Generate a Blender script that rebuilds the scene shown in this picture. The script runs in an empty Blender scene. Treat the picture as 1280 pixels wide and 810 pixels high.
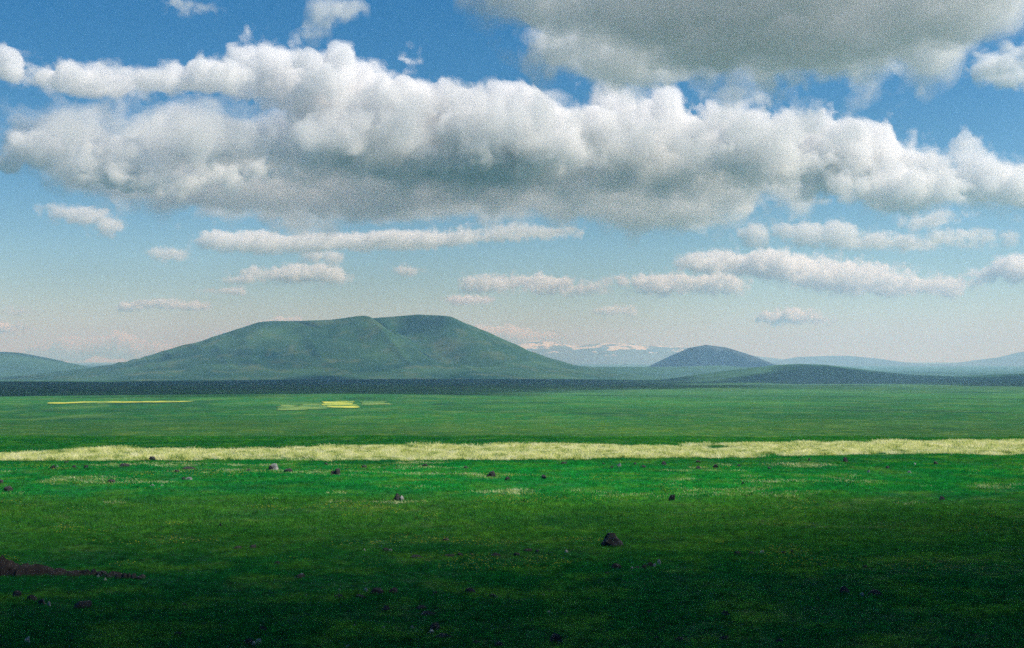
import bpy, math, random
import numpy as np

# ------------------------------------------------------------------ camera, sky, sun, exposure
SC = bpy.context.scene
COL = SC.collection
CAM_Z = 16.0                 # eye height above the plain (the viewer stands on a slope)
FPX = 1777.8                 # focal length in pixels of the 1280 px wide photograph (50 mm)
HORIZON = 450.0              # row of the eye level in the photograph
PITCH = math.atan((HORIZON - 405.0) / FPX)

cd = bpy.data.cameras.new('camera')
cd.lens = 50.0; cd.sensor_width = 36.0; cd.clip_start = 0.5; cd.clip_end = 300000.0
cam = bpy.data.objects.new('camera', cd); COL.objects.link(cam)
cam.location = (0, 0, CAM_Z); cam.rotation_euler = (math.pi / 2 + PITCH, 0, 0)
SC.camera = cam

SUN_AZ = math.radians(98)    # clockwise from the view direction (+Y) towards +X
SUN_EL = math.radians(48)
SUN_DIR = np.array([math.sin(SUN_AZ) * math.cos(SUN_EL), math.cos(SUN_AZ) * math.cos(SUN_EL), math.sin(SUN_EL)])

world = bpy.data.worlds.new('World'); SC.world = world; world.use_nodes = True
wn = world.node_tree; wn.nodes.clear()
sky = wn.nodes.new('ShaderNodeTexSky'); sky.sky_type = 'NISHITA'; sky.sun_disc = False
sky.sun_elevation = SUN_EL; sky.sun_rotation = SUN_AZ
sky.altitude = 1800; sky.air_density = 1.0; sky.dust_density = 0.2; sky.ozone_density = 3.0
hs = wn.nodes.new('ShaderNodeHueSaturation'); hs.inputs['Saturation'].default_value = 1.4
bg = wn.nodes.new('ShaderNodeBackground'); bg.inputs['Strength'].default_value = 0.095
wo = wn.nodes.new('ShaderNodeOutputWorld')
wn.links.new(sky.outputs[0], hs.inputs['Color']); wn.links.new(hs.outputs[0], bg.inputs['Color'])
wn.links.new(bg.outputs[0], wo.inputs['Surface'])

sl = bpy.data.lights.new('sun', 'SUN'); sl.energy = 5.0; sl.angle = math.radians(0.55); sl.color = (1.0, 0.97, 0.92)
so = bpy.data.objects.new('sun', sl); COL.objects.link(so)
so.rotation_euler = (math.pi / 2 - SUN_EL, 0, math.pi - SUN_AZ)   # local -Z points away from the sun

SC.view_settings.view_transform = 'Standard'; SC.view_settings.look = 'None'
SC.view_settings.exposure = 0.22; SC.view_settings.gamma = 1.0; SC.view_settings.use_curve_mapping = False
SC.render.engine = 'CYCLES'
cy = SC.cycles
cy.max_bounces = 15; cy.volume_bounces = 12; cy.diffuse_bounces = 3; cy.glossy_bounces = 2
cy.transmission_bounces = 3; cy.transparent_max_bounces = 24
cy.use_denoising = False
cy.use_adaptive_sampling = True; cy.adaptive_threshold = 0.02
cy.sample_clamp_indirect = 6.0

# ------------------------------------------------------------------ numeric helpers
RNG = np.random.default_rng(7)
L3 = (RNG.random((64, 64, 64), dtype=np.float32) * 2 - 1).ravel()
L2 = (RNG.random((256, 256), dtype=np.float32) * 2 - 1).ravel()

def noise3(p):
    i = np.floor(p).astype(np.int32); f = (p - i).astype(np.float32); f = f * f * (3 - 2 * f)
    x0, y0, z0 = (i[:, 0] & 63), (i[:, 1] & 63), (i[:, 2] & 63)
    x1, y1, z1 = (x0 + 1) & 63, (y0 + 1) & 63, (z0 + 1) & 63
    g = lambda a, b, c: L3[(a * 64 + b) * 64 + c]
    fx, fy, fz = f[:, 0], f[:, 1], f[:, 2]
    a = g(x0, y0, z0) * (1 - fx) + g(x1, y0, z0) * fx
    b = g(x0, y1, z0) * (1 - fx) + g(x1, y1, z0) * fx
    c = g(x0, y0, z1) * (1 - fx) + g(x1, y0, z1) * fx
    d = g(x0, y1, z1) * (1 - fx) + g(x1, y1, z1) * fx
    return (a * (1 - fy) + b * fy) * (1 - fz) + (c * (1 - fy) + d * fy) * fz

def noise2(x, y):
    x = np.asarray(x, dtype=np.float64); y = np.asarray(y, dtype=np.float64)
    i = np.floor(x).astype(np.int64); j = np.floor(y).astype(np.int64)
    fx = x - i; fy = y - j; fx = fx * fx * (3 - 2 * fx); fy = fy * fy * (3 - 2 * fy)
    i0, j0 = i & 255, j & 255; i1, j1 = (i0 + 1) & 255, (j0 + 1) & 255
    return ((L2[i0 * 256 + j0] * (1 - fx) + L2[i1 * 256 + j0] * fx) * (1 - fy)
            + (L2[i0 * 256 + j1] * (1 - fx) + L2[i1 * 256 + j1] * fx) * fy)

def fbm2(x, y, octs=5, gain=0.5):
    s = 0; a = 1.0
    for k in range(octs):
        s = s + a * noise2(x * 2 ** k + 17.3 * k, y * 2 ** k + 5.1 * k); a *= gain
    return s

def sstep(a, b, x):
    t = np.clip((x - a) / (b - a), 0, 1); return t * t * (3 - 2 * t)

def mesh_np(name, V, F):
    """mesh from (n,3) vertices and (m,k) faces"""
    me = bpy.data.meshes.new(name)
    V = np.asarray(V, dtype=np.float32); F = np.asarray(F, dtype=np.int32); k = F.shape[1]
    me.vertices.add(len(V)); me.vertices.foreach_set('co', V.ravel())
    me.loops.add(F.size); me.loops.foreach_set('vertex_index', F.ravel())
    me.polygons.add(len(F))
    me.polygons.foreach_set('loop_start', np.arange(0, F.size, k, dtype=np.int32))
    me.update(calc_edges=True)
    return me

def smooth(me):
    me.polygons.foreach_set('use_smooth', np.ones(len(me.polygons), dtype=bool))

def obj(name, me, mat=None, parent=None, **props):
    o = bpy.data.objects.new(name, me); COL.objects.link(o)
    if mat: me.materials.clear(); me.materials.append(mat)
    if parent: o.parent = parent
    for k, v in props.items(): o[k] = v
    return o

def grid_faces(nu, nv):
    a = np.arange(nu * nv).reshape(nu, nv)
    return np.stack([a[:-1, :-1], a[1:, :-1], a[1:, 1:], a[:-1, 1:]], -1).reshape(-1, 4)

# a pixel of the photograph gives a direction
CP, SP = math.cos(PITCH), math.sin(PITCH)
def ray(px, py):
    u, v = (px - 640.0) / FPX, (405.0 - py) / FPX
    d = np.array([u, CP - v * SP, SP + v * CP])
    return d / d[1]                                   # per metre of distance along +Y
def at(px, py, dist):
    return np.array([0, 0, CAM_Z]) + ray(px, py) * dist

# ------------------------------------------------------------------ terrain
def terrain(x, y):
    x = np.asarray(x, dtype=np.float64); y = np.asarray(y, dtype=np.float64)
    z = 14.4 * np.clip(1 - y / 70.0, 0, 4) ** 2                       # the slope the viewer stands on
    z = np.where(y < -60, 14.4 * (1 + 60 / 70) ** 2 + 0.1 * (-60 - y), z)
    t = np.clip(y - 250, 0, None)
    z = z - 0.012 * np.where(t < 200, t * t / 400, t - 100) * (y < 5000) - 0.012 * 4650 * (y >= 5000)
    amp = np.clip((np.abs(y) - 60) / 400, 0.06, 1)
    z = z + amp * (1.0 * fbm2(x / 420 + 3, y / 300 + 9, 3)) + 0.10 * fbm2(x / 17, y / 13, 3)
    far = sstep(700, 2500, y)
    z = z + far * (5.0 * fbm2(x / 1500 + 40, y / 900 + 11, 4))
    # low swell on which the yellow fields lie, and the flat shelf of the nearer plain
    z = z + 2.6 * np.exp(-((x + 125) / 150) ** 2 - ((y - 700) / 130) ** 2)
    return z

def drop(px, py):
    """ground point seen at a pixel"""
    r = ray(px, py); ys = np.geomspace(60, 6000, 4000)
    z = CAM_Z + r[2] * ys; g = terrain(r[0] * ys, ys)
    k = np.argmax(z <= g)
    return np.array([r[0] * ys[k], ys[k], g[k]])

# ------------------------------------------------------------------ materials
def mat(name):
    m = bpy.data.materials.new(name); m.use_nodes = True
    nt = m.node_tree; nt.nodes.clear()
    return m, nt, nt.nodes, nt.links

def N(nt, t, **kw):
    n = nt.nodes.new(t)
    for k, v in kw.items():
        if k.startswith('i_'):
            key = k[2:]; key = int(key) if key.isdigit() else key.replace('_', ' ')
            n.inputs[key].default_value = v
        else: setattr(n, k, v)
    return n

def math_node(nt, op, a, b=None, clamp=False):
    n = nt.nodes.new('ShaderNodeMath'); n.operation = op; n.use_clamp = clamp
    for i, v in enumerate((a, b)):
        if v is None: continue
        if isinstance(v, (int, float)): n.inputs[i].default_value = v
        else: nt.links.new(v, n.inputs[i])
    return n.outputs[0]

def mix_col(nt, fac, a, b, mode='MIX'):
    n = nt.nodes.new('ShaderNodeMix'); n.data_type = 'RGBA'; n.blend_type = mode
    for sock, v in ((n.inputs[0], fac), (n.inputs[6], a), (n.inputs[7], b)):
        if isinstance(v, (int, float)): sock.default_value = v
        elif isinstance(v, tuple): sock.default_value = (*v, 1) if len(v) == 3 else v
        else: nt.links.new(v, sock)
    return n.outputs[2]

def ramp(nt, fac, stops, interp='LINEAR'):
    n = nt.nodes.new('ShaderNodeValToRGB'); cr = n.color_ramp; cr.interpolation = interp
    while len(cr.elements) < len(stops): cr.elements.new(0.5)
    for e, (p, c) in zip(cr.elements, stops):
        e.position = p; e.color = (*c, 1) if len(c) == 3 else c
    nt.links.new(fac, n.inputs[0])
    return n.outputs[0]

def noise_tex(nt, vec, scale, detail=4, rough=0.55):
    n = N(nt, 'ShaderNodeTexNoise', i_Scale=scale, i_Detail=detail, i_Roughness=rough)
    nt.links.new(vec, n.inputs['Vector'])
    return n.outputs['Fac']

def mapr(nt, v, a, b, c=0.0, d=1.0):
    n = N(nt, 'ShaderNodeMapRange', i_1=a, i_2=b, i_3=c, i_4=d); nt.links.new(v, n.inputs[0])
    return n.outputs[0]

# meadow colour as a function of the place: vegetation zones, cloud shade painted into nearest and farthest
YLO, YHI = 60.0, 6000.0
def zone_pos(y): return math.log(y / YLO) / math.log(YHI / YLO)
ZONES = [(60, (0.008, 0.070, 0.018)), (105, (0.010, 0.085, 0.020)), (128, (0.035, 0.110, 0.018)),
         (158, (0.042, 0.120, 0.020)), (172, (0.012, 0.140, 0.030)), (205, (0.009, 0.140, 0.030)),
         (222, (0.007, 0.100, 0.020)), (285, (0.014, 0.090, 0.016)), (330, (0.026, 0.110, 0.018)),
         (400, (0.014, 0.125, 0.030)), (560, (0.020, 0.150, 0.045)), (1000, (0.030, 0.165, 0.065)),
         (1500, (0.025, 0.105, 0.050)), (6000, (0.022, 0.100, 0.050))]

def meadow_group():
    g = bpy.data.node_groups.new('meadow_colour', 'ShaderNodeTree')
    g.interface.new_socket('Position', in_out='INPUT', socket_type='NodeSocketVector')
    g.interface.new_socket('Color', in_out='OUTPUT', socket_type='NodeSocketColor')
    gi = g.nodes.new('NodeGroupInput'); go = g.nodes.new('NodeGroupOutput')
    P = gi.outputs[0]
    sep = g.nodes.new('ShaderNodeSeparateXYZ'); g.links.new(P, sep.inputs[0])
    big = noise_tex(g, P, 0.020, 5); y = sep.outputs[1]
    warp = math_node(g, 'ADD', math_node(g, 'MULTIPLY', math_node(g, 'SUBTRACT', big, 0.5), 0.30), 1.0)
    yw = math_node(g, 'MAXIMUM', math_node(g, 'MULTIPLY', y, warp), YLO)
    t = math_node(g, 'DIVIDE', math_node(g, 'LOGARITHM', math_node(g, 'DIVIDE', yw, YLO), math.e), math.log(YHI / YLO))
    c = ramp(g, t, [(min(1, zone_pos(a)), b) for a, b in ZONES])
    # clumps at several scales
    m = noise_tex(g, P, 0.16, 5, 0.6)
    c = mix_col(g, mapr(g, m, 0.48, 0.66, 0, 0.70), c, (0.090, 0.165, 0.022))
    mq = noise_tex(g, P, 0.42, 5, 0.7)
    c = mix_col(g, mapr(g, mq, 0.54, 0.70, 0, 0.7), c, (0.006, 0.050, 0.016))
    m2 = noise_tex(g, P, 0.055, 4, 0.6)
    c = mix_col(g, mapr(g, m2, 0.52, 0.70, 0, 0.60), c, (0.008, 0.075, 0.024))
    m3 = noise_tex(g, P, 1.1, 3, 0.6)
    c = mix_col(g, 1.0, c, ramp(g, m3, [(0.3, (0.40, 0.45, 0.45)), (0.7, (1.65, 1.55, 1.4))]), 'MULTIPLY')
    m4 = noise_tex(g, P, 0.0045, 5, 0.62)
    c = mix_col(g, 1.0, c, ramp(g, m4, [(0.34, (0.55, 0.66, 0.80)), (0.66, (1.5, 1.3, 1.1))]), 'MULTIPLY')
    # dark scrub patches and yellowish swathes, streaked across the plain
    mp = g.nodes.new('ShaderNodeMapping'); mp.inputs['Scale'].default_value = (1.0, 0.6, 1.0); g.links.new(P, mp.inputs[0])
    farw = mapr(g, y, 280, 420)
    sc1 = noise_tex(g, mp.outputs[0], 0.011, 7, 0.72)
    c = mix_col(g, math_node(g, 'MULTIPLY', mapr(g, sc1, 0.52, 0.62, 0, 0.8), farw), c, (0.008, 0.060, 0.030))
    sc2 = noise_tex(g, mp.outputs[0], 0.034, 5, 0.7)
    c = mix_col(g, math_node(g, 'MULTIPLY', mapr(g, sc2, 0.52, 0.66, 0, 0.6), farw), c, (0.11, 0.21, 0.05))
    g.links.new(c, go.inputs[0])
    return g
MEADOW = meadow_group()

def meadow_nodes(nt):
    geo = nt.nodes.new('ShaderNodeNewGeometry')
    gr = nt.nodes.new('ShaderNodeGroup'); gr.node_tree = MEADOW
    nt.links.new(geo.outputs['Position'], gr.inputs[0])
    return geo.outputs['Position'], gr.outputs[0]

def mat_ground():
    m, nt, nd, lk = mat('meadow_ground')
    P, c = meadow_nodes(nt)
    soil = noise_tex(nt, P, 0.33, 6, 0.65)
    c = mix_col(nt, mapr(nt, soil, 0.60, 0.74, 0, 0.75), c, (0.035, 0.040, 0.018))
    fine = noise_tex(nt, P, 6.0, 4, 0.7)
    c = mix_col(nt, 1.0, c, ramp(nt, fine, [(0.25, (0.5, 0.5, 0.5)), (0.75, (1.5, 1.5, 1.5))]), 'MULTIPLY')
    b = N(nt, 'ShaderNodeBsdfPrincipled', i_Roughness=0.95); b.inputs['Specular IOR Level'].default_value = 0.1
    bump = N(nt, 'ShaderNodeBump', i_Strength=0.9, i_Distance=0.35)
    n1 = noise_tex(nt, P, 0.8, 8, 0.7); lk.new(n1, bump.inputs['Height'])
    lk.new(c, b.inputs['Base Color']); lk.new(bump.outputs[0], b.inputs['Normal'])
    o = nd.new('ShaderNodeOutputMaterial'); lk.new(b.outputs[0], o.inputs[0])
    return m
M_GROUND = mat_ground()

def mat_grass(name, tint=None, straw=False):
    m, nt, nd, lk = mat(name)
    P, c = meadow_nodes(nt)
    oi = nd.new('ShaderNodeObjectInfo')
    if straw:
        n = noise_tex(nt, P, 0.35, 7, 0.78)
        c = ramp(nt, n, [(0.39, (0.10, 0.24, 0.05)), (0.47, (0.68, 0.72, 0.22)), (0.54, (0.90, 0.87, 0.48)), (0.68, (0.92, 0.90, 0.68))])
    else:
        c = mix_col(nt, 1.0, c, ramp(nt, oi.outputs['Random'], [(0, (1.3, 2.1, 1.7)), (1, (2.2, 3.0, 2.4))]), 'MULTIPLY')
    d = N(nt, 'ShaderNodeBsdfDiffuse'); tr = N(nt, 'ShaderNodeBsdfTranslucent')
    lk.new(c, d.inputs[0]); lk.new(c, tr.inputs[0])
    mx = N(nt, 'ShaderNodeMixShader', i_0=0.45); lk.new(d.outputs[0], mx.inputs[1]); lk.new(tr.outputs[0], mx.inputs[2])
    o = nd.new('ShaderNodeOutputMaterial'); lk.new(mx.outputs[0], o.inputs[0])
    return m
M_GRASS = mat_grass('grass_blade'); M_STRAW = mat_grass('straw_blade', straw=True)

def mat_simple(name, stops, scale, rough=0.9, bump=0.4, bdist=0.05, extra=None, coord='Object'):
    m, nt, nd, lk = mat(name)
    tc = nd.new('ShaderNodeTexCoord'); V = tc.outputs[coord]
    if coord == 'World':
        V = None
    n = noise_tex(nt, V, scale, 7, 0.62)
    c = ramp(nt, n, stops)
    if extra: c = extra(nt, V, c)
    b = N(nt, 'ShaderNodeBsdfPrincipled', i_Roughness=rough); b.inputs['Specular IOR Level'].default_value = 0.2
    bp = N(nt, 'ShaderNodeBump', i_Strength=bump, i_Distance=bdist)
    lk.new(noise_tex(nt, V, scale * 3, 8, 0.7), bp.inputs['Height']); lk.new(bp.outputs[0], b.inputs['Normal'])
    lk.new(c, b.inputs['Base Color'])
    o = nd.new('ShaderNodeOutputMaterial'); lk.new(b.outputs[0], o.inputs[0])
    return m
def lichen(nt, V, c):
    n = noise_tex(nt, V, 9.0, 4, 0.6)
    return mix_col(nt, mapr(nt, n, 0.58, 0.68, 0, 0.6), c, (0.14, 0.14, 0.11))
M_ROCK = mat_simple('dark_basalt', [(0.3, (0.016, 0.016, 0.016)), (0.7, (0.060, 0.058, 0.054))], 2.2, extra=lichen)
M_ROCKP = mat_simple('pale_stone', [(0.3, (0.13, 0.13, 0.12)), (0.7, (0.50, 0.49, 0.45))], 2.2)
M_SOIL = mat_simple('dark_soil', [(0.3, (0.012, 0.010, 0.009)), (0.7, (0.045, 0.034, 0.028))], 0.9, bump=1.0, bdist=0.2)
M_PETAL = mat_simple('yellow_petal', [(0.3, (0.42, 0.46, 0.03)), (0.7, (0.60, 0.62, 0.08))], 2.0)
M_FIELD = mat_simple('yellow_flower_field', [(0.40, (0.04, 0.16, 0.04)), (0.49, (0.34, 0.40, 0.06)), (0.62, (0.58, 0.54, 0.08))], 0.09)
M_FIELDO = mat_simple('olive_crop_field', [(0.4, (0.04, 0.15, 0.04)), (0.58, (0.17, 0.26, 0.06)), (0.75, (0.30, 0.34, 0.09))], 0.09)

def hill_mat(name, lo, hi, patch, s1, s2, snow=None):
    m, nt, nd, lk = mat(name)
    geo = nd.new('ShaderNodeNewGeometry'); P = geo.outputs['Position']
    c = ramp(nt, noise_tex(nt, P, s1, 7, 0.6), [(0.3, lo), (0.7, hi)])
    c = mix_col(nt, mapr(nt, noise_tex(nt, P, s2, 6, 0.65), 0.52, 0.68, 0, 0.7), c, patch)
    if name == 'grassy_volcano':
        at_n = N(nt, 'ShaderNodeAttribute', attribute_name='painted_shade'); c = mix_col(nt, math_node(nt, 'MULTIPLY', at_n.outputs['Fac'], 0.85), c, (0.006, 0.028, 0.024))  # dark tint where the hill's shade is painted in
    if snow:
        sep = nd.new('ShaderNodeSeparateXYZ'); lk.new(P, sep.inputs[0])
        sn = noise_tex(nt, P, snow[1], 7, 0.7)
        h = math_node(nt, 'ADD', sep.outputs[2], math_node(nt, 'MULTIPLY', math_node(nt, 'SUBTRACT', sn, 0.5), snow[2]))
        c = mix_col(nt, mapr(nt, h, snow[0] - 15, snow[0] + 15), c, (0.85, 0.87, 0.9))
    b = N(nt, 'ShaderNodeBsdfPrincipled', i_Roughness=0.95); b.inputs['Specular IOR Level'].default_value = 0.05
    bp = N(nt, 'ShaderNodeBump', i_Strength=0.6, i_Distance=6.0)
    lk.new(noise_tex(nt, P, s2 * 3, 8, 0.7), bp.inputs['Height']); lk.new(bp.outputs[0], b.inputs['Normal'])
    lk.new(c, b.inputs['Base Color'])
    o = nd.new('ShaderNodeOutputMaterial'); lk.new(b.outputs[0], o.inputs[0])
    return m
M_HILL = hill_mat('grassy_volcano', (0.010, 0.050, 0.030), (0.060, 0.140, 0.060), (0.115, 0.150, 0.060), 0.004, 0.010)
M_RIDGE = hill_mat('grassy_ridge', (0.025, 0.080, 0.045), (0.060, 0.140, 0.070), (0.030, 0.070, 0.040), 0.003, 0.009)
M_CONE = hill_mat('shade_tinted_cone', (0.020, 0.028, 0.035), (0.040, 0.048, 0.050), (0.050, 0.050, 0.045), 0.003, 0.009)  # darker base colour stands in for cloud shade on the cone
M_MOUNT = hill_mat('bare_mountain', (0.05, 0.07, 0.08), (0.10, 0.11, 0.11), (0.12, 0.11, 0.10), 0.0008, 0.003)
M_SNOW = hill_mat('snowy_mountain', (0.06, 0.08, 0.10), (0.12, 0.13, 0.14), (0.14, 0.13, 0.12), 0.0008, 0.003, snow=(275, 0.003, 1300))

# ------------------------------------------------------------------ ground: one sheet to the horizon
def axis(lo, hi, n, s):
    a, b = np.arcsinh(lo / s), np.arcsinh(hi / s)
    return np.sinh(np.linspace(a, b, n)) * s
gx = axis(-39000, 39000, 520, 60.0)
gy = np.concatenate([axis(-3000, 60, 60, 40.0)[:-1], np.geomspace(60, 40500, 760)])
GX, GY = np.meshgrid(gx, gy, indexing='ij')
me = mesh_np('ground', np.stack([GX, GY, terrain(GX, GY)], -1).reshape(-1, 3), grid_faces(len(gx), len(gy)))
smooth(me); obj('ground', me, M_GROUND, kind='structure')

# ------------------------------------------------------------------ hills
def hill_mesh(name, x0, x1, y0, y1, nx, ny, fn, m, **props):
    X, Y = np.meshgrid(np.linspace(x0, x1, nx), np.linspace(y0, y1, ny), indexing='ij')
    Z = fn(X, Y); extra = None
    if isinstance(Z, tuple): Z, extra = Z
    me = mesh_np(name, np.stack([X, Y, Z], -1).reshape(-1, 3), grid_faces(nx, ny)); smooth(me)
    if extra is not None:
        a_ = me.attributes.new('painted_shade', 'FLOAT', 'POINT'); a_.data.foreach_set('value', extra.astype(np.float32).ravel())
    return obj(name, me, m, kind='structure', **props)

PLAIN = -55.8
D_H = 5800.0
def volcano(X, Y):
    s = D_H / FPX
    xl, xr = (345 - 640) * s, (548 - 640) * s                # ends of the summit plateau
    xc = np.clip(X, xl, xr)
    wob = 1 + 0.06 * fbm2(X / 700 + 2, Y / 700, 3)
    side = np.where(X < xc, 0.80, np.where(X > xc, 1.02, 1.0))
    u = np.hypot((X - xc) * side, (Y - D_H) * 0.95 - np.clip((Y - D_H) * 0.95, -30, 160)) * wob
    crest = np.interp(X, [xl - 400, xl - 20, xl + 90, xl + 320, xr - 80, xr, xr + 500],
                      [172, 174, 175, 180, 201, 197, 190]) - PLAIN
    L = 600.0
    t = np.clip(u / L, 0, 1.6)
    prof = np.where(t < 0.09, 1 - 2.2 * t * t, 1 - 0.0178 - (t - 0.09) * 0.96)
    prof = np.where(t > 0.62, (1 - 0.0178 - 0.53 * 0.96) * np.exp(-(t - 0.62) * 2.4), prof)
    # breach on the near flank: a hollow right of a spur, with a gully at its left edge
    fy = (D_H - Y)
    gxl = -560 + 0.62 * (fy - 60)                            # gully line, running down to the right
    dx = X - gxl
    band = sstep(20, 120, fy) * (1 - sstep(420, 600, fy))
    hollow = -62 * band * np.exp(-((dx - 110) / 110) ** 2) * sstep(-25, 60, dx)
    spur = 20 * band * np.exp(-((dx + 70) / 90) ** 2)
    gul = -34 * band * np.exp(-(dx / 26) ** 2)
    g2x = -880 + 0.9 * (fy - 40)
    gul2 = -8 * sstep(10, 60, fy) * (1 - sstep(110, 190, fy)) * np.exp(-((X - g2x) / 22) ** 2)
    z = crest * prof
    ang = np.arctan2(Y - D_H, X - xc + 1e-3)
    rill = -9.0 * np.abs(noise2(X / 60 + 0.4 * Y / 60, ang * 2)) * sstep(0.1, 0.4, t) * (1 - sstep(0.8, 1.3, t))
    z = z + (hollow + spur + gul + gul2) + rill + 3.0 * fbm2(X / 110, Y / 110, 4) * sstep(0.03, 0.2, t)
    z = z - 14 * sstep(1.1, 1.6, t)
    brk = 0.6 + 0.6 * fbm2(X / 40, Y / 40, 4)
    painted_shade = 1.5 * band * np.exp(-((dx - 4) / (13 + 14 * sstep(150, 380, fy))) ** 2) * np.clip(brk + 0.5, 0, 1.2)  # shade painted dark green along the gully, then the hollow and flank
    painted_shade = painted_shade + 1.1 * np.exp(-((X + 400) / 130) ** 2 - ((fy - 95) / 60) ** 2) * brk
    painted_shade = painted_shade + 0.9 * np.exp(-((X - g2x) / 20) ** 2) * sstep(10, 60, fy) * (1 - sstep(110, 190, fy))
    painted_shade = painted_shade + 0.5 * np.exp(-((X + 930 - 0.9 * (fy - 480)) / 260) ** 2 - ((fy - 500) / 150) ** 2) * brk  # painted cloud shadow low on the near flank
    return z + PLAIN, np.clip(painted_shade, 0, 1)
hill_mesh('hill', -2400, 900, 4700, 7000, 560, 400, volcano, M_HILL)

def ridge(px_pts, py_pts, dist, depth, seed, rough=0.05, power=1.0):
    """a range of hills whose skyline passes through the given pixels"""
    xs = np.array([(p - 640) / FPX * dist for p in px_pts]); zs = np.array([at(640, q, dist)[2] for q in py_pts])
    def fn(X, Y):
        c = np.interp(X, xs, zs, left=zs[0], right=zs[-1])
        h = c - PLAIN
        r = fbm2(X / (depth * 0.8) + seed, Y / (depth * 0.8) + seed * 3, 6, 0.52)
        v = np.abs((Y - dist) / depth + 0.10 * fbm2(X / depth + seed, Y / depth, 3))
        f = np.exp(-(v * 1.9) ** 2 * power)
        return PLAIN - 6 + h * f * (1 + rough * r) + 6 * f
    return fn
hill_mesh('hill', -3600, -1500, 6100, 8900, 300, 160, ridge([-400, -120, 0, 20, 60, 100, 125, 150, 190], [446, 440, 440, 441, 448, 457, 462, 468, 474], 7300, 1000, 3, 0.03), M_RIDGE)
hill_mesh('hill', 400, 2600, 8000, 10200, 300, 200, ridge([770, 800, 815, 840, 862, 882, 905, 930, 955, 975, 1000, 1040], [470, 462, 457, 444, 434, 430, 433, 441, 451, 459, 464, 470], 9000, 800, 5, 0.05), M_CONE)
hill_mesh('low_ridge', -900, 3300, 5900, 8200, 420, 160, ridge([350, 420, 560, 700, 730, 780, 850, 900, 940, 985, 1100, 1200, 1300, 1400], [472, 470, 464, 459.5, 459, 458.5, 458, 456.5, 459, 462, 464, 466, 466, 468], 6600, 600, 8, 0.03), M_RIDGE)
hill_mesh('low_ridge', 300, 2700, 3000, 4900, 400, 200, ridge([760, 830, 880, 930, 970, 1000, 1030, 1060, 1100, 1150, 1200, 1240, 1280, 1400, 1700], [482, 475, 468, 462, 457, 456, 457, 460, 465, 469, 470.5, 469, 467, 464, 462], 3800, 620, 12, 0.05), M_RIDGE)
hill_mesh('mountain_range', -3000, 8500, 22000, 30000, 520, 200, ridge([380, 500, 600, 640, 662, 690, 715, 735, 760, 785, 810, 850, 880, 920, 980, 1100, 1200], [452, 446, 440, 434, 429, 430, 435, 433, 431, 431, 434, 433, 437, 443, 450, 456, 462], 26000, 3300, 21, 0.16), M_SNOW)
hill_mesh('mountain_range', 3300, 13500, 16000, 23000, 520, 200, ridge([900, 950, 980, 1000, 1030, 1055, 1080, 1110, 1150, 1180, 1220, 1245, 1262, 1280, 1330, 1400, 1500, 1700], [462, 456, 450, 446, 445, 444.5, 447, 452, 455, 454.5, 453, 447, 445.5, 439, 430, 428, 434, 445], 19500, 2700, 33, 0.06), M_MOUNT)

# ------------------------------------------------------------------ crop fields on the swell
def field(quad, m, lift=0.12, n=24):
    """a sheet draped over the ground inside four pixels of the photograph"""
    q = [drop(*p) for p in quad]
    V = []
    for i in range(n):
        for j in range(n):
            s, t = i / (n - 1), j / (n - 1)
            p = (q[0] * (1 - s) + q[1] * s) * (1 - t) + (q[3] * (1 - s) + q[2] * s) * t
            x = p[0] + 1.4 * float(fbm2(p[0] / 6, p[1] / 9, 3)); y = p[1] + 5 * float(fbm2(p[0] / 5 + 9, p[1] / 14, 3))
            V.append((x, y, float(terrain(x, y)) + lift))
    me = mesh_np('flower_field', np.array(V), grid_faces(n, n)); smooth(me)
    return obj('flower_field', me, m, kind='structure')
field([(347, 513), (384, 513), (372, 506), (350, 506)], M_FIELDO)
field([(374, 512), (412, 512), (402, 505), (378, 505)], M_FIELDO)
field([(408, 510), (447, 510), (440, 502), (404, 502)], M_FIELD)
field([(450, 507), (492, 506), (484, 502), (452, 502)], M_FIELDO)
field([(60, 505), (238, 502.6), (238, 501), (60, 503.4)], M_FIELD)

# ------------------------------------------------------------------ grass of the near meadow (blades in patches)
def hidden_patch(name, n_blades, size, h0, h1, w, m, seed, lean=1.1):
    r = np.random.default_rng(seed); n = n_blades
    bx, by = (r.random(n) - 0.5) * size, (r.random(n) - 0.5) * size
    h = h0 + (h1 - h0) * r.random(n) ** 1.5; a = r.random(n) * 2 * math.pi
    la = r.random(n) * 2 * math.pi; ll = h * lean * r.random(n)
    ww = w * (0.6 + 0.8 * r.random(n))
    V = np.zeros((n, 4, 3))
    V[:, 0] = np.stack([bx - np.cos(a) * ww, by - np.sin(a) * ww, np.full(n, -0.08)], -1)
    V[:, 1] = np.stack([bx + np.cos(a) * ww, by + np.sin(a) * ww, np.full(n, -0.08)], -1)
    tx, ty = bx + np.cos(la) * ll, by + np.sin(la) * ll
    V[:, 2] = np.stack([tx + np.cos(a) * ww * 0.35, ty + np.sin(a) * ww * 0.35, h], -1)
    V[:, 3] = np.stack([tx - np.cos(a) * ww * 0.35, ty - np.sin(a) * ww * 0.35, h], -1)
    F = np.arange(4 * n).reshape(n, 4)
    me = mesh_np(name, V.reshape(-1, 3), F); me.materials.append(m)
    return bpy.data.objects.new(name, me)

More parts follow.
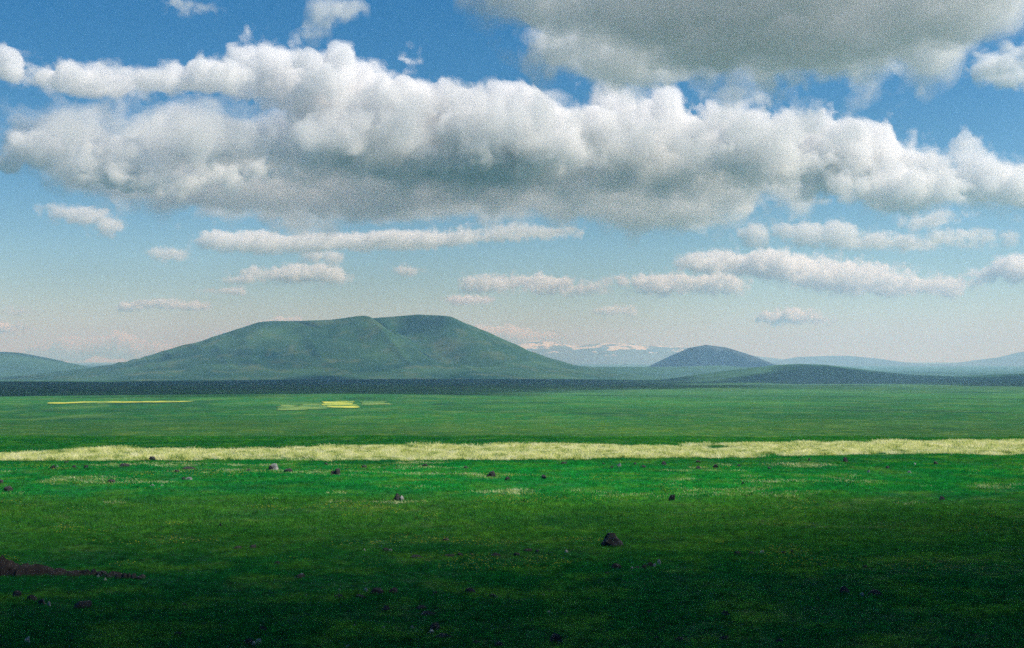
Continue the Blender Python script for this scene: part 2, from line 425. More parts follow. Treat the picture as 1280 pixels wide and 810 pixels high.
def scatter(name, sources, pts, rotz, scl, label, cat):
    """one object that instances the source patches on its points"""
    col = bpy.data.collections.new(name + '_patches')
    for s in sources: col.objects.link(s)
    me = bpy.data.meshes.new(name); me.vertices.add(len(pts)); me.vertices.foreach_set('co', np.asarray(pts, np.float32).ravel())
    def attr(nm, typ, arr, key):
        at_ = me.attributes.new(nm, typ, 'POINT'); at_.data.foreach_set(key, np.asarray(arr).ravel())
    attr('turn', 'FLOAT', np.asarray(rotz, np.float32), 'value')
    attr('size', 'FLOAT', np.asarray(scl, np.float32), 'value')
    attr('pick', 'INT', RNG.integers(0, len(sources), len(pts)).astype(np.int32), 'value')
    o = obj(name, me, None, kind='stuff', label=label, category=cat)
    g = bpy.data.node_groups.new(name + '_scatter', 'GeometryNodeTree')
    g.interface.new_socket('Geometry', in_out='INPUT', socket_type='NodeSocketGeometry')
    g.interface.new_socket('Geometry', in_out='OUTPUT', socket_type='NodeSocketGeometry')
    gi = g.nodes.new('NodeGroupInput'); go = g.nodes.new('NodeGroupOutput')
    ci = g.nodes.new('GeometryNodeCollectionInfo'); ci.inputs['Collection'].default_value = col
    ci.inputs['Separate Children'].default_value = True; ci.inputs['Reset Children'].default_value = True
    ip = g.nodes.new('GeometryNodeInstanceOnPoints'); ip.inputs['Pick Instance'].default_value = True
    def na(nm, typ):
        n = g.nodes.new('GeometryNodeInputNamedAttribute'); n.data_type = typ; n.inputs[0].default_value = nm
        return n.outputs[0]
    cx = g.nodes.new('ShaderNodeCombineXYZ'); g.links.new(na('turn', 'FLOAT'), cx.inputs[2])
    e2r = g.nodes.new('FunctionNodeEulerToRotation'); g.links.new(cx.outputs[0], e2r.inputs[0])
    g.links.new(gi.outputs[0], ip.inputs['Points']); g.links.new(ci.outputs[0], ip.inputs['Instance'])
    g.links.new(na('pick', 'INT'), ip.inputs['Instance Index'])
    g.links.new(e2r.outputs[0], ip.inputs['Rotation']); g.links.new(na('size', 'FLOAT'), ip.inputs['Scale'])
    g.links.new(ip.outputs[0], go.inputs[0])
    md = o.modifiers.new('scatter', 'NODES'); md.node_group = g
    return o

def frustum_points(y0, y1, spacing, margin=1.12):
    ys = []; y = y0
    out = []
    while y < y1:
        hw = 0.362 * y * margin + 3
        xs = np.arange(-hw, hw, spacing)
        out.append(np.stack([xs + (RNG.random(len(xs)) - 0.5) * spacing, y + (RNG.random(len(xs)) - 0.5) * spacing], -1))
        y += spacing
    return np.concatenate(out)

# pale strip: between two wandering lines across the plain
def strip_lo(x): return np.interp(x, [-85, 0, 94], [224, 227, 245]) + 2.0 * noise2(x / 14 + 4, 0 * x) + 0.8 * noise2(x / 4, 0 * x + 7)
def strip_hi(x): return np.interp(x, [-85, 0, 94], [244, 266, 281]) + 4 * noise2(x / 22, 0 * x + 31) + 1.5 * noise2(x / 5, 0 * x + 13)

near_src = [hidden_patch('grass_patch', 260, 1.5, 0.05, 0.17, 0.010, M_GRASS, 10 + k) for k in range(5)]
far_src = [hidden_patch('grass_patch', 260, 3.0, 0.06, 0.24, 0.024, M_GRASS, 30 + k) for k in range(5)]
p1 = frustum_points(70, 135, 0.95); p2 = frustum_points(135, 300, 1.9)
def in_strip(p, m=0.0): return (p[:, 1] > strip_lo(p[:, 0]) - m) & (p[:, 1] < strip_hi(p[:, 0]) + m)
p2 = p2[~in_strip(p2) | (noise2(p2[:, 0] / 5, p2[:, 1] / 4) > 0.25)]
def z_of(p): return np.column_stack([p, terrain(p[:, 0], p[:, 1])])
scl1 = 0.8 + 0.7 * RNG.random(len(p1)) + 0.4 * noise2(p1[:, 0] / 6, p1[:, 1] / 6)
scl2 = 0.8 + 0.6 * RNG.random(len(p2)) + 0.4 * noise2(p2[:, 0] / 9, p2[:, 1] / 9)
scatter('grass', near_src, z_of(p1), RNG.random(len(p1)) * 6.28, np.clip(scl1, 0.5, 2), 'short green grass of the near meadow, darkened in colour for shade', 'grass')
scatter('grass', far_src, z_of(p2), RNG.random(len(p2)) * 6.28, np.clip(scl2, 0.5, 2), 'bright green grass of the meadow beside the pale strip', 'grass')

straw_src = [hidden_patch('straw_patch', 210, 2.4, 0.12, 0.60, 0.030, M_STRAW, 60 + k, 2.0) for k in range(5)]
p3 = frustum_points(214, 290, 1.25)
keep = in_strip(p3) & (noise2(p3[:, 0] / 9 + 3, p3[:, 1] / 5) + 0.7 * noise2(p3[:, 0] / 2.6, p3[:, 1] / 2.2) > -0.22 - 0.42 * np.clip(np.minimum(p3[:, 1] - strip_lo(p3[:, 0]), strip_hi(p3[:, 0]) - p3[:, 1]) / 8, 0, 1))
p3 = p3[keep]
scatter('straw_grass', straw_src, z_of(p3), RNG.random(len(p3)) * 6.28, np.clip(0.85 + 0.5 * RNG.random(len(p3)) + 0.6 * noise2(p3[:, 0] / 4, p3[:, 1] / 3), 0.3, 2), 'long strip of pale straw coloured grass across the plain', 'dry grass')
# thin pale tufts in the meadow in front of the strip
p4 = frustum_points(160, 222, 1.7)
w = 0.75 * noise2(p4[:, 0] / 14 + 5, p4[:, 1] / 6 + 2) + 0.5 * noise2(p4[:, 0] / 4, p4[:, 1] / 2.5) + 0.5 * (RNG.random(len(p4)) - 0.5)
p4 = p4[w > 0.47]
straw2 = [hidden_patch('straw_patch', 75, 2.4, 0.10, 0.28, 0.022, M_STRAW, 80 + k, 2.0) for k in range(3)]
scatter('straw_grass', straw2, z_of(p4), RNG.random(len(p4)) * 6.28, 0.7 + 0.6 * RNG.random(len(p4)), 'scattered pale tufts in the bright meadow before the strip', 'dry grass')
# yellow flowers
def flower_patch(seed):
    r = np.random.default_rng(seed); n = 16
    c = np.stack([(r.random(n) - 0.5) * 2.2, (r.random(n) - 0.5) * 2.2, 0.14 + 0.10 * r.random(n)], -1)
    s = 0.028 + 0.03 * r.random(n); V = []; F = []
    for k in range(n):
        b = len(V)
        for j in range(5):
            a = j * 2 * math.pi / 5 + k; V.append(c[k] + s[k] * np.array([math.cos(a), math.sin(a), 0.35 * r.random()]))
        V.append(c[k] - np.array([0, 0, s[k] * 0.5]))
        for j in range(5): F.append((b + j, b + (j + 1) % 5, b + 5))
    me = mesh_np('flower_patch', np.array(V), np.array(F)); me.materials.append(M_PETAL)
    return bpy.data.objects.new('flower_patch', me)
p5 = frustum_points(108, 215, 1.6)
w = noise2(p5[:, 0] / 11 + 50, p5[:, 1] / 7 + 2) + 0.7 * noise2(p5[:, 0] / 3, p5[:, 1] / 3) + 0.5 * RNG.random(len(p5))
p5 = p5[w > 0.95]
scatter('flower', [flower_patch(90 + k) for k in range(4)], z_of(p5), RNG.random(len(p5)) * 6.28, 0.8 + 0.5 * RNG.random(len(p5)), 'tiny yellow flowers sprinkled through the green meadow', 'wildflowers')

# ------------------------------------------------------------------ rocks
def rock_mesh(seed, n_cut=12):
    """an angular boulder: a sphere cut by random planes, weathered; base at z=0, about 1 x 1 x 1"""
    import bmesh
    r = np.random.default_rng(seed)
    bm = bmesh.new(); bmesh.ops.create_icosphere(bm, subdivisions=3, radius=1.0)
    V = np.array([v.co[:] for v in bm.verts])
    for k in range(n_cut):
        d = r.normal(size=3); d[2] = abs(d[2]) * 0.7; d /= np.linalg.norm(d); h = 0.30 + 0.45 * r.random()
        e = V @ d - h; V = V - np.outer(np.clip(e, 0, None) * 0.97, d)
    V = V * (1 + 0.10 * noise3((V * 1.7 + seed * 3.1).astype(np.float32))[:, None] + 0.05 * noise3((V * 4.5 + seed).astype(np.float32))[:, None])
    V -= V.min(0); V /= V.max(0); V[:, 0] -= 0.5; V[:, 1] -= 0.5
    for v, c in zip(bm.verts, V): v.co = c
    me = bpy.data.meshes.new('rock'); bm.to_mesh(me); bm.free()
    return me
DARK = [rock_mesh(s) for s in range(8)]; PALE = [rock_mesh(20 + s) for s in range(5)]
for m_ in DARK: m_.materials.append(M_ROCK)
for m_ in PALE: m_.materials.append(M_ROCKP)
rr = random.Random(5)

def rock(px, py, w, h, pale=0, label='', group=None, name='rock', depth=None, mesh=None):
    """stone whose foot is seen at (px, py), w x h pixels in the photograph"""
    p = drop(px, py); s = p[1] / FPX
    me = mesh or rr.choice(PALE if pale else DARK)
    o = bpy.data.objects.new(name, me); COL.objects.link(o)
    W, H = w * s, h * s; sink = 0.30 * H + 0.04
    o.scale = (W, (depth or 0.8) * max(W * 0.7, H), H + sink + 0.05)
    o.rotation_euler = (0, 0, rr.uniform(-0.5, 0.5))
    o.location = (p[0], p[1] + 0.3 * W, float(terrain(p[0], p[1] + 0.3 * W)) - sink)
    if group and not pale and ' dark stone' in label:      # look-alikes are told apart by their shape
        label = label.replace('small ', '').replace('low ', '')
        label = ('long flat ' if w / h >= 3.2 else 'knobby ' if h >= 4 else 'little ') + label
        group = ('long flat ' if w / h >= 3.2 else 'knobby ' if h >= 4 else 'little ') + group.replace('low ', '')
    o['label'] = label; o['category'] = 'rock' if h >= 4 else 'stone'
    if group: o['group'] = group
    return o

def boulder_mesh():
    """the big boulder: broad foot, a blocky top leaning left"""
    import bmesh
    bm = bmesh.new(); bmesh.ops.create_icosphere(bm, subdivisions=4, radius=1.0)
    V = np.array([v.co[:] for v in bm.verts]); z = (V[:, 2] + 1) / 2
    for d, h in (((0, 0, 1), 0.62), ((-0.85, -0.1, 0.5), 0.62), ((0.75, -0.2, 0.6), 0.58), ((0, -0.9, 0.35), 0.66), ((0.5, 0.7, 0.5), 0.7), ((-0.1, 0.95, 0.2), 0.7)):
        d = np.array(d) / np.linalg.norm(d); e = V @ d - h; V = V - np.outer(np.clip(e, 0, None) * 0.95, d)
    V -= V.min(0); V /= V.max(0); V[:, 0] -= 0.5; V[:, 1] -= 0.5
    z = V[:, 2]; k = np.interp(z, [0, 0.12, 0.3, 0.6, 1], [1.06, 1.0, 0.86, 0.66, 0.58])
    V[:, 0] = V[:, 0] * k - 0.05 * z; V[:, 1] *= k
    V += 0.05 * noise3((V * 4 + 9).astype(np.float32))[:, None] * np.array([1, 1, 0.6]) + 0.02 * noise3((V * 11).astype(np.float32))[:, None]
    V[:, 0] /= (V[:, 0].max() - V[:, 0].min())
    for v, c in zip(bm.verts, V): v.co = c
    me = bpy.data.meshes.new('boulder'); bm.to_mesh(me); bm.free(); me.materials.append(M_ROCK)
    return me
rock(767, 684, 28, 16, 0, 'big dark boulder with a blocky top and broad foot in the shaded meadow', name='boulder', mesh=boulder_mesh(), depth=0.9)
# single stones that stand out in the sunlit meadow
rock(342, 588, 11, 8, 1, 'pale pointed rock in the bright grass before the straw strip')
rock(338, 588, 6, 6, 0, 'dark rock leaning against the pale pointed rock')
rock(360, 591, 11, 5, 0, 'low dark rock beside the pale pointed rock')
rock(416, 594, 7, 5, 0, 'lower left half of a pair of dark rocks side by side'); rock(421, 594, 7, 8, 0, 'upright dark rock, taller of two side by side')
rock(496, 626, 9, 9, 0, 'upright dark rock in the olive grass with its sunlit right face added in pale stone')
rock(502, 626, 6, 6, 1, 'small pale stone against the right side of an upright dark rock')  # pale rock added as the lit right face of the dark one
rock(615, 597, 9, 8, 0, 'upright dark rock standing among yellow tufts'); rock(611, 597, 6, 4, 0, 'low dark stone at the foot of an upright rock among yellow tufts')
rock(634, 600, 8, 4, 0, 'low dark rock beside the upright rock among yellow tufts')
rock(680, 599, 8, 5, 0, 'lone squat dark rock in the bright meadow')
rock(840, 626, 9, 7, 0, 'lone dark rock at the edge of the olive grass')
rock(1178, 626, 8, 5, 0, 'lone brown rock in dim grass far from other stones')
rock(137, 604, 12, 4, 0, 'long low dark rock near two thin white slabs'); rock(9, 615, 11, 7, 0, 'rounded dark rock with a smaller dark rock behind it'); rock(1, 605, 6, 5, 0, 'smaller dark rock behind a rounded dark rock')
rock(236, 600, 10, 3, 1, 'flat white stone with a dark stone at its left end'); rock(229, 600, 5, 3, 0, 'dark stone at the left end of a flat white stone')
rock(190, 608, 8, 2.4, 1, 'thin white slab, longer of two in the bright meadow'); rock(202, 608, 5, 2, 1, 'short white slab beside a thin white slab')
rock(774, 584, 6, 5, 1, 'small white rock near the straw strip among dark stones')
rock(66, 587, 9, 5, 0, 'dark rock with a small pale stone behind it'); rock(71, 585, 5, 3, 1, 'small pale stone just behind a dark rock')
rock(275, 658, 6, 3, 0, 'tiny dark stone alone beside a yellow flower clump')
rock(189, 576, 9, 5, 0, 'dark rock standing at the lower edge of the straw strip')
rock(511, 565, 7, 3, 0, 'dark stone inside the straw strip')
rock(1057, 578, 6, 6, 0, 'dark upright stone close under the straw strip')
for q in [(82, 580, 6, 3), (92, 586, 6, 4), (107, 586, 8, 4), (154, 584, 14, 4), (235, 587, 18, 3), (220, 591, 7, 3), (310, 590, 9, 3), (407, 582, 5, 3), (455, 585, 8, 3),
          (531, 584, 8, 4), (582, 586, 6, 3), (704, 581, 9, 3), (765, 586, 5, 3), (794, 581, 5, 2.5), (805, 586, 7, 4), (830, 582, 7, 5), (754, 581, 4, 2), (873, 579, 7, 3),
          (873, 587, 7, 4), (895, 586, 8, 5), (924, 584, 5, 3), (929, 606, 5, 3), (962, 587, 5, 3), (1012, 576, 4, 3), (1110, 586, 5, 3), (1170, 581, 6, 4), (684, 583, 4, 2)]:
    rock(*q, 0, 'small dark stone in the bright grass just before the straw strip', 'dark stones before the straw strip')
for q in [(1144, 582, 4, 3), (1137, 592, 5, 3), (1086, 591, 4, 3), (540, 593, 4, 2)]:
    rock(*q, 1, 'tiny pale stone in the grass just before the straw strip', 'pale stones before the straw strip')
# shaded foreground
rock(695, 804, 17, 10, 0, 'dark domed rock low in the shaded foreground')
rock(544, 789, 16, 9, 0, 'dark blocky rock above a long dark slab in the shaded foreground'); rock(539, 792, 9, 4, 1, 'pale stone at the left foot of a dark blocky rock'); rock(553, 799, 24, 5, 0, 'long dark slab lying in the shaded foreground')
rock(33, 804, 8, 7, 1, 'bright pale stone alone in the darkest grass')
rock(470, 744, 18, 7, 0, 'dark rock with a white stone on its left side'); rock(457, 740, 7, 4, 1, 'white stone on the left side of a dark rock'); rock(492, 742, 13, 6, 0, 'dark rock at the right end of the row with a white stone')
rock(374, 723, 12, 4, 0, 'small dark rock with a pale stone on top'); rock(377, 722, 7, 4, 1, 'pale stone resting by a small dark rock')
rock(587, 742, 14, 6, 0, 'lone dark rock in the shaded meadow with stony patches around')
rock(311, 806, 14, 6, 0, 'dark rock low in the shade with a white stone touching it'); rock(317, 807, 6, 4, 1, 'white stone touching a dark rock low in the shade')
rock(101, 761, 22, 8, 0, 'broad brown rock below the dark earth bank')
rock(20, 748, 16, 8, 0, 'dark rock at the left end of a short row below the bank'); rock(38, 752, 14, 7, 0, 'dark rock in the middle of a short row below the bank'); rock(51, 756, 12, 6, 0, 'brown rock at the right end of a short row below the bank'); rock(61, 758, 4, 5, 1, 'tiny pale stone ending the short row below the bank')
rock(770, 712, 14, 6, 0, 'dark rock leading a row of stones below the big boulder'); rock(759, 719, 7, 3, 0, 'small dark stone just below the row under the big boulder')
rock(824, 706, 4, 6, 1, 'pale upright stone ending the row below the big boulder')
for q in [(797, 712, 8, 3), (806, 711, 9, 4), (813, 709, 9, 5)]: rock(*q, 0, 'brown stone in the slanting row below the big boulder', 'row of stones below the boulder')
for q in [(790, 712, 5, 2.5), (818, 709, 5, 4)]: rock(*q, 1, 'pale chip in the slanting row below the big boulder', 'row of stones below the boulder')
rock(1056, 743, 13, 9, 0, 'dark pointed rock with a pale stone and a broad rock beside it'); rock(1078, 746, 6, 4, 1, 'pale stone between a dark pointed rock and a broad rock'); rock(1096, 746, 20, 7, 0, 'broad dark rock across a pale stone from the pointed rock')
rock(907, 770, 10, 5, 0, 'lone dark rock in deep shade without pale stones'); rock(812, 767, 10, 3, 0, 'flat dark stone alone below the row of stones')
for q in [(297, 687, 12, 3), (315, 686, 9, 4), (347, 706, 10, 3), (482, 690, 10, 4), (520, 698, 16, 3), (561, 697, 16, 3), (575, 696, 8, 4), (589, 695, 7, 3), (619, 696, 14, 4), (557, 676, 10, 2.5),
          (645, 695, 10, 3), (659, 690, 12, 3), (672, 691, 6, 3), (922, 694, 9, 4), (940, 694, 10, 3), (980, 693, 7, 3), (990, 692, 5, 3), (1082, 710, 6, 3), (1025, 709, 6, 3)]:
    rock(*q, 0, 'low dark stone where the meadow turns from light into shade', 'low dark stones at the shade edge')
for q in [(424, 749, 16, 4), (450, 749, 14, 4), (544, 743, 6, 3), (616, 747, 14, 3), (482, 764, 12, 6), (526, 762, 16, 4), (534, 770, 20, 4), (328, 789, 12, 5), (624, 809, 14, 5), (595, 805, 10, 3), (222, 796, 14, 4), (822, 800, 8, 3), (850, 801, 12, 3), (905, 801, 12, 4), (975, 804, 10, 4), (230, 758, 10, 2)]:
    rock(*q, 0, 'low dark stone sunk in the shaded foreground grass', 'dark stones in the shaded foreground')
for q in [(455, 689, 5, 2.5), (488, 690, 5, 3), (708, 691, 5, 3), (953, 692, 6, 3), (686, 767, 6, 2.5), (679, 745, 4, 2), (442, 784, 5, 2.5), (479, 786, 5, 2), (515, 786, 6, 3), (323, 804, 8, 4), (424, 739, 4, 2), (382, 746, 4, 2), (435, 810, 8, 2)]:
    rock(*q, 1, 'tiny pale stone chip in the shaded foreground grass', 'pale stone chips in the shaded foreground')

# earth bank at the left, with stones along it
def bank():
    a, b = drop(-60, 716), drop(168, 722); n, k = 90, 13; V = []
    for i in range(n):
        s = i / (n - 1); c = a * (1 - s) + b * s
        hgt = np.interp(s, [0, 0.25, 0.40, 0.62, 0.9, 1], [1.0, 0.95, 0.75, 0.34, 0.24, 0.02]) * (1 + 0.35 * noise2(i * 0.35, 3.0))
        wd = np.interp(s, [0, 0.4, 1], [2.0, 1.5, 0.6]) * (1 + 0.3 * noise2(i * 0.3, 9.0))
        for j in range(k):
            t = j / (k - 1) * 2 - 1; y = c[1] + 0.6 + t * wd
            z = float(terrain(c[0], y)) - 0.08 + hgt * (max(0, 1 - t * t)) ** 0.8 * (1 + 0.3 * noise2(i * 0.9, j * 0.9))
            V.append((c[0] + 0.15 * noise2(i * 0.7, j * 0.7 + 40), y, z))
    me = mesh_np('earth_bank', np.array(V), grid_faces(n, k))
    return obj('earth_bank', me, M_SOIL, kind='structure')
bank()
for k in range(13):
    px = 104 + k * 6.2 + rr.uniform(-2, 2); py = 716.5 + (px - 104) * 0.085 + rr.uniform(-2, 2.5)
    rock(px, py + 3, rr.uniform(6, 12), rr.uniform(4, 7), 0, 'dark rubble rock along the earth bank', 'rubble along the earth bank')
for px, py in ((122, 722), (136, 723), (152, 722), (176, 722), (131, 726)):
    rock(px, py, 4, 3, 1, 'small pale stone among the rubble of the earth bank', 'pale stones along the earth bank')

# ------------------------------------------------------------------ clouds
def cloud_mat(name, density):
    m, nt, nd, lk = mat(name)
    v = N(nt, 'ShaderNodeVolumeScatter', i_Density=density, i_Anisotropy=0.0); v.inputs['Color'].default_value = (0.995, 0.995, 0.995, 1)
    o = nd.new('ShaderNodeOutputMaterial'); lk.new(v.outputs[0], o.inputs['Volume'])
    return m
M_CLOUD = cloud_mat('cumulus', 1 / 88.0); M_FRINGE = cloud_mat('cloud_fringe', 1 / 170.0); M_VEIL = cloud_mat('cloud_veil', 1 / 420.0)
M_SLAB = cloud_mat('cloud_layer', 1 / 260.0); M_OVER = cloud_mat('cloud_overhead', 1 / 165.0)
M_WISP = cloud_mat('thin_cumulus', 1 / 150.0); M_FARC = cloud_mat('distant_cumulus', 1 / 150.0); M_FARV = cloud_mat('distant_cloud_veil', 1 / 600.0)
EDGE = (M_FRINGE, M_VEIL); WEDGE = (M_VEIL, M_VEIL); FEDGE = (M_VEIL, M_FARV)

CORN = np.array([(i, j, k) for i in (0, 1) for j in (0, 1) for k in (0, 1)])
EDGES = [(a, b) for a in range(8) for b in range(a + 1, 8) if np.abs(CORN[a] - CORN[b]).sum() == 1]
def surface_nets(Fd, org, h):
    s = (Fd > 0); cnt = np.zeros(tuple(np.array(Fd.shape) - 1), dtype=np.int8)
    nx, ny, nz = cnt.shape
    for (i, j, k) in CORN: cnt += s[i:i + nx, j:j + ny, k:k + nz]
    act = (cnt > 0) & (cnt < 8); I = np.argwhere(act)
    idx = np.full(cnt.shape, -1, dtype=np.int32); idx[act] = np.arange(len(I))
    vals = np.stack([Fd[I[:, 0] + c[0], I[:, 1] + c[1], I[:, 2] + c[2]] for c in CORN], 1)
    acc = np.zeros((len(I), 3)); w = np.zeros(len(I))
    for a, b in EDGES:
        va, vb = vals[:, a], vals[:, b]; x = (va > 0) != (vb > 0)
        t = np.where(x, va / np.where(x, va - vb, 1), 0)
        acc += np.where(x[:, None], CORN[a] + t[:, None] * (CORN[b] - CORN[a]), 0); w += x
    V = (I + acc / w[:, None]) * h + org
    Q = []
    for ax in range(3):
        sl0 = [slice(None)] * 3; sl1 = [slice(None)] * 3
        sl0[ax] = slice(0, -1); sl1[ax] = slice(1, None)
        e = np.argwhere(s[tuple(sl0)] != s[tuple(sl1)])
        u, v = [a for a in range(3) if a != ax]
        if ax == 1: u, v = v, u
        ok = (e[:, u] > 0) & (e[:, v] > 0) & (e[:, u] < idx.shape[u]) & (e[:, v] < idx.shape[v]) & (e[:, ax] < idx.shape[ax])
        e = e[ok]
        def cell(du, dv):
            c = e.copy(); c[:, u] += du; c[:, v] += dv
            return idx[c[:, 0], c[:, 1], c[:, 2]]
        q = np.stack([cell(-1, -1), cell(0, -1), cell(0, 0), cell(-1, 0)], 1)
        flip = ~s[e[:, 0], e[:, 1], e[:, 2]]; q[flip] = q[flip][:, ::-1]
        Q.append(q[(q >= 0).all(1)])
    return V, np.concatenate(Q)

def cloud_shape(ells, h, amp, seed, base=None, scale=None, base_soft=0.25, fringe=False):
    """ells: (centre, radii); h voxel; amp lump size; base: flat underside height"""
    C = np.array([e[0] for e in ells], float); R = np.array([e[1] for e in ells], float)
    lo = (C - R).min(0) - amp * 1.2 - 3 * h; hi = (C + R).max(0) + amp * 1.2 + 3 * h
    if base is not None: lo[2] = max(lo[2], base - amp * base_soft - 3 * h)
    n = np.ceil((hi - lo) / h).astype(int) + 1
    Fd = np.full(tuple(n), -1e4, dtype=np.float32)
    ax = [lo[a] + h * np.arange(n[a]) for a in range(3)]
    kk = amp * 0.5
    for c, r in zip(C, R):
        m = amp * 1.3 / r.min() + 1.0
        sl = []
        for a in range(3):
            i0 = int(max(0, np.floor((c[a] - r[a] * m - lo[a]) / h))); i1 = int(min(n[a], np.ceil((c[a] + r[a] * m - lo[a]) / h) + 1))
            sl.append(slice(i0, max(i1, i0 + 1)))
        X = [((ax[a][sl[a]] - c[a]) / r[a]).astype(np.float32) for a in range(3)]
        q = np.sqrt(X[0][:, None, None] ** 2 + X[1][None, :, None] ** 2 + X[2][None, None, :] ** 2)
        g = (1 - q) * r.min()
        f = Fd[tuple(sl)]; d = np.clip(kk - np.abs(f - g), 0, None)
        Fd[tuple(sl)] = np.maximum(f, g) + d * d / (4 * kk)
    band = np.argwhere(np.abs(Fd) < amp * 1.4)
    P = (band * h + lo).astype(np.float32)
    sc = scale or amp * 1.9
    warp = np.stack([noise3(P / sc + 11.5 + seed), noise3(P / sc + 31.2 + seed), noise3(P / sc + 51.7 + seed)], 1)
    Pw = P + warp * amp * 0.35
    tot = 0.9 * noise3(P / (sc * 2.1) + seed * 1.7); a = 0.8; s = sc
    while s > h * 1.6:
        tot = tot + a * (np.abs(noise3(Pw / s + seed * 7.3)) * 2.0 - 0.62); a *= 0.70; s *= 0.5
    Fd[band[:, 0], band[:, 1], band[:, 2]] += (amp * 0.66 * tot).astype(np.float32)
    if base is not None:
        gx_, gy_ = np.meshgrid(ax[0], ax[1], indexing='ij')
        wob = amp * base_soft * (fbm2(gx_ / (sc * 1.6) + seed, gy_ / (sc * 1.6), 4))
        Fd = np.minimum(Fd, (ax[2][None, None, :] - base + wob[:, :, None]).astype(np.float32))
    Fd[0], Fd[-1] = -1, -1; Fd[:, 0], Fd[:, -1] = -1, -1; Fd[:, :, 0], Fd[:, :, -1] = -1, -1
    def cap(G):
        G[0], G[-1] = -1, -1; G[:, 0], G[:, -1] = -1, -1; G[:, :, 0], G[:, :, -1] = -1, -1
        return G
    if not fringe: return [surface_nets(Fd, lo, h)]
    # core, fringe and veil: three nested skins, so that the cloud thins out towards its edge
    band = np.argwhere(np.abs(Fd) < amp * 1.3); P = (band * h + lo).astype(np.float32)
    t = 0.8 * noise3(P / (sc * 0.7) + seed) + 0.75 * noise3(P / (sc * 0.36) + seed * 2) + 0.7 * noise3(P / (sc * 0.19) + seed * 3) + 0.6 * noise3(P / (h * 2.3) + seed)
    out = []
    for off, k in ((-0.16, 0.10), (0.02, 0.34), (0.14, 0.62)):
        G = Fd.copy(); G[band[:, 0], band[:, 1], band[:, 2]] += (amp * (off + k * t)).astype(np.float32)
        out.append(surface_nets(cap(G), lo, h))
    return out

NCLOUD = [0]
TRI = [0]
def cloud(label, ells, h, amp, m=M_CLOUD, base=None, scale=None, group=None, name='cloud', base_soft=0.25, fringe=None):
    NCLOUD[0] += 1
    sh = cloud_shape(ells, h, amp, NCLOUD[0] * 3.37, base, scale, base_soft, bool(fringe))
    V, Q = sh[0]
    TRI[0] += 2 * len(Q)
    o = V.mean(0); me = mesh_np('cloud', V - o, Q); smooth(me)
    ob = obj(name, me, m, label=label, category='cloud'); ob.location = o
    if group: ob['group'] = group
    if fringe:
        for nm, (V2, Q2), m2 in zip(('fringe', 'veil'), sh[1:], fringe):
            if not len(Q2): continue
            me2 = mesh_np(nm, V2 - o, Q2); smooth(me2); TRI[0] += 2 * len(Q2)
            obj(nm, me2, m2, parent=ob)
    return ob

def blobs(pts, dist, dz=0.9, jit=0.03, top=True, seed=0):
    """ellipses of the photograph (px, py, rx, ry) at a distance -> ellipsoids in the air"""
    r = np.random.default_rng(seed + 100); out = []
    for (px, py, rx, ry) in pts:
        d = dist * (1 + r.uniform(-jit, jit)); s = d / FPX
        out.append((at(px, py, d), (rx * s, max(rx, ry) * s * dz * r.uniform(0.8, 1.1), ry * s)))
    return out

ALT = 1000.0
# the great bank: left and middle
A = [(312, 82, 34, 30), (345, 94, 46, 34), (400, 90, 46, 36), (290, 92, 30, 20),
     (440, 112, 58, 38), (405, 134, 56, 30), (490, 128, 58, 42), (540, 146, 58, 42), (590, 152, 54, 40), (640, 158, 48, 38), (685, 174, 42, 32), (715, 182, 22, 20),
     (470, 178, 76, 30), (560, 194, 76, 26), (620, 200, 56, 22), (415, 184, 36, 16)]
cloud('huge long white cumulus bank, the largest cloud of the sky', blobs(A, 7900, 0.8, 0.03, seed=1), 15, 108, base=at(0, 226, 7900)[2], base_soft=0.7, fringe=EDGE)
A1 = [(2, 80, 26, 14), (22, 92, 26, 12), (52, 98, 34, 10), (100, 100, 42, 11), (150, 102, 44, 12), (195, 100, 40, 14), (240, 96, 40, 17), (280, 94, 36, 18)]
cloud('thin white arm reaching left from the long cumulus bank', blobs(A1, 7700, 0.8, 0.02, seed=14), 14, 52, base_soft=0.7, fringe=EDGE, scale=150)
# its grey underside running back
S = [(560, 0, 300, 0), (420, 0, 240, 0), (700, 0, 260, 0), (820, 0, 160, 0), (300, 0, 140, 0)]
slab = []
for (px, _, rx, _) in S:
    d = 9300; s = d / FPX; c = at(px, 300, d); slab.append(((c[0], d + (px - 560) * 1.2, 1080 + 130), (rx * s, 1650, 200)))
cloud('flat grey blue cloud layer under the long white bank', slab, 42, 150, base=1075, m=M_SLAB, base_soft=0.8, fringe=FEDGE)
# right half of the bank
B = [(745, 160, 30, 26), (772, 146, 36, 30), (812, 152, 44, 32), (855, 160, 46, 30), (905, 160, 50, 30), (950, 172, 56, 32), (880, 190, 60, 24), (800, 184, 60, 22), (1005, 182, 54, 32), (1050, 188, 50, 34), (1095, 202, 50, 34),
     (1140, 216, 46, 30), (1185, 228, 46, 26), (1235, 232, 50, 26), (1285, 236, 50, 28), (960, 210, 60, 22), (1040, 222, 60, 20), (1110, 240, 54, 16), (1330, 240, 50, 24)]
cloud('white cumulus ridge with billowing top sloping down to the right', blobs(B, 8300, 0.8, 0.03, seed=2), 15, 110, base=at(0, 262, 8300)[2], base_soft=1.0, fringe=EDGE)
Cc = [(28, 184, 26, 18), (66, 188, 40, 22), (104, 172, 34, 26), (140, 194, 42, 24), (180, 214, 38, 16), (110, 216, 54, 18), (160, 228, 54, 12), (236, 224, 38, 13), (285, 220, 32, 11), (325, 214, 28, 12), (14, 200, 20, 8)]
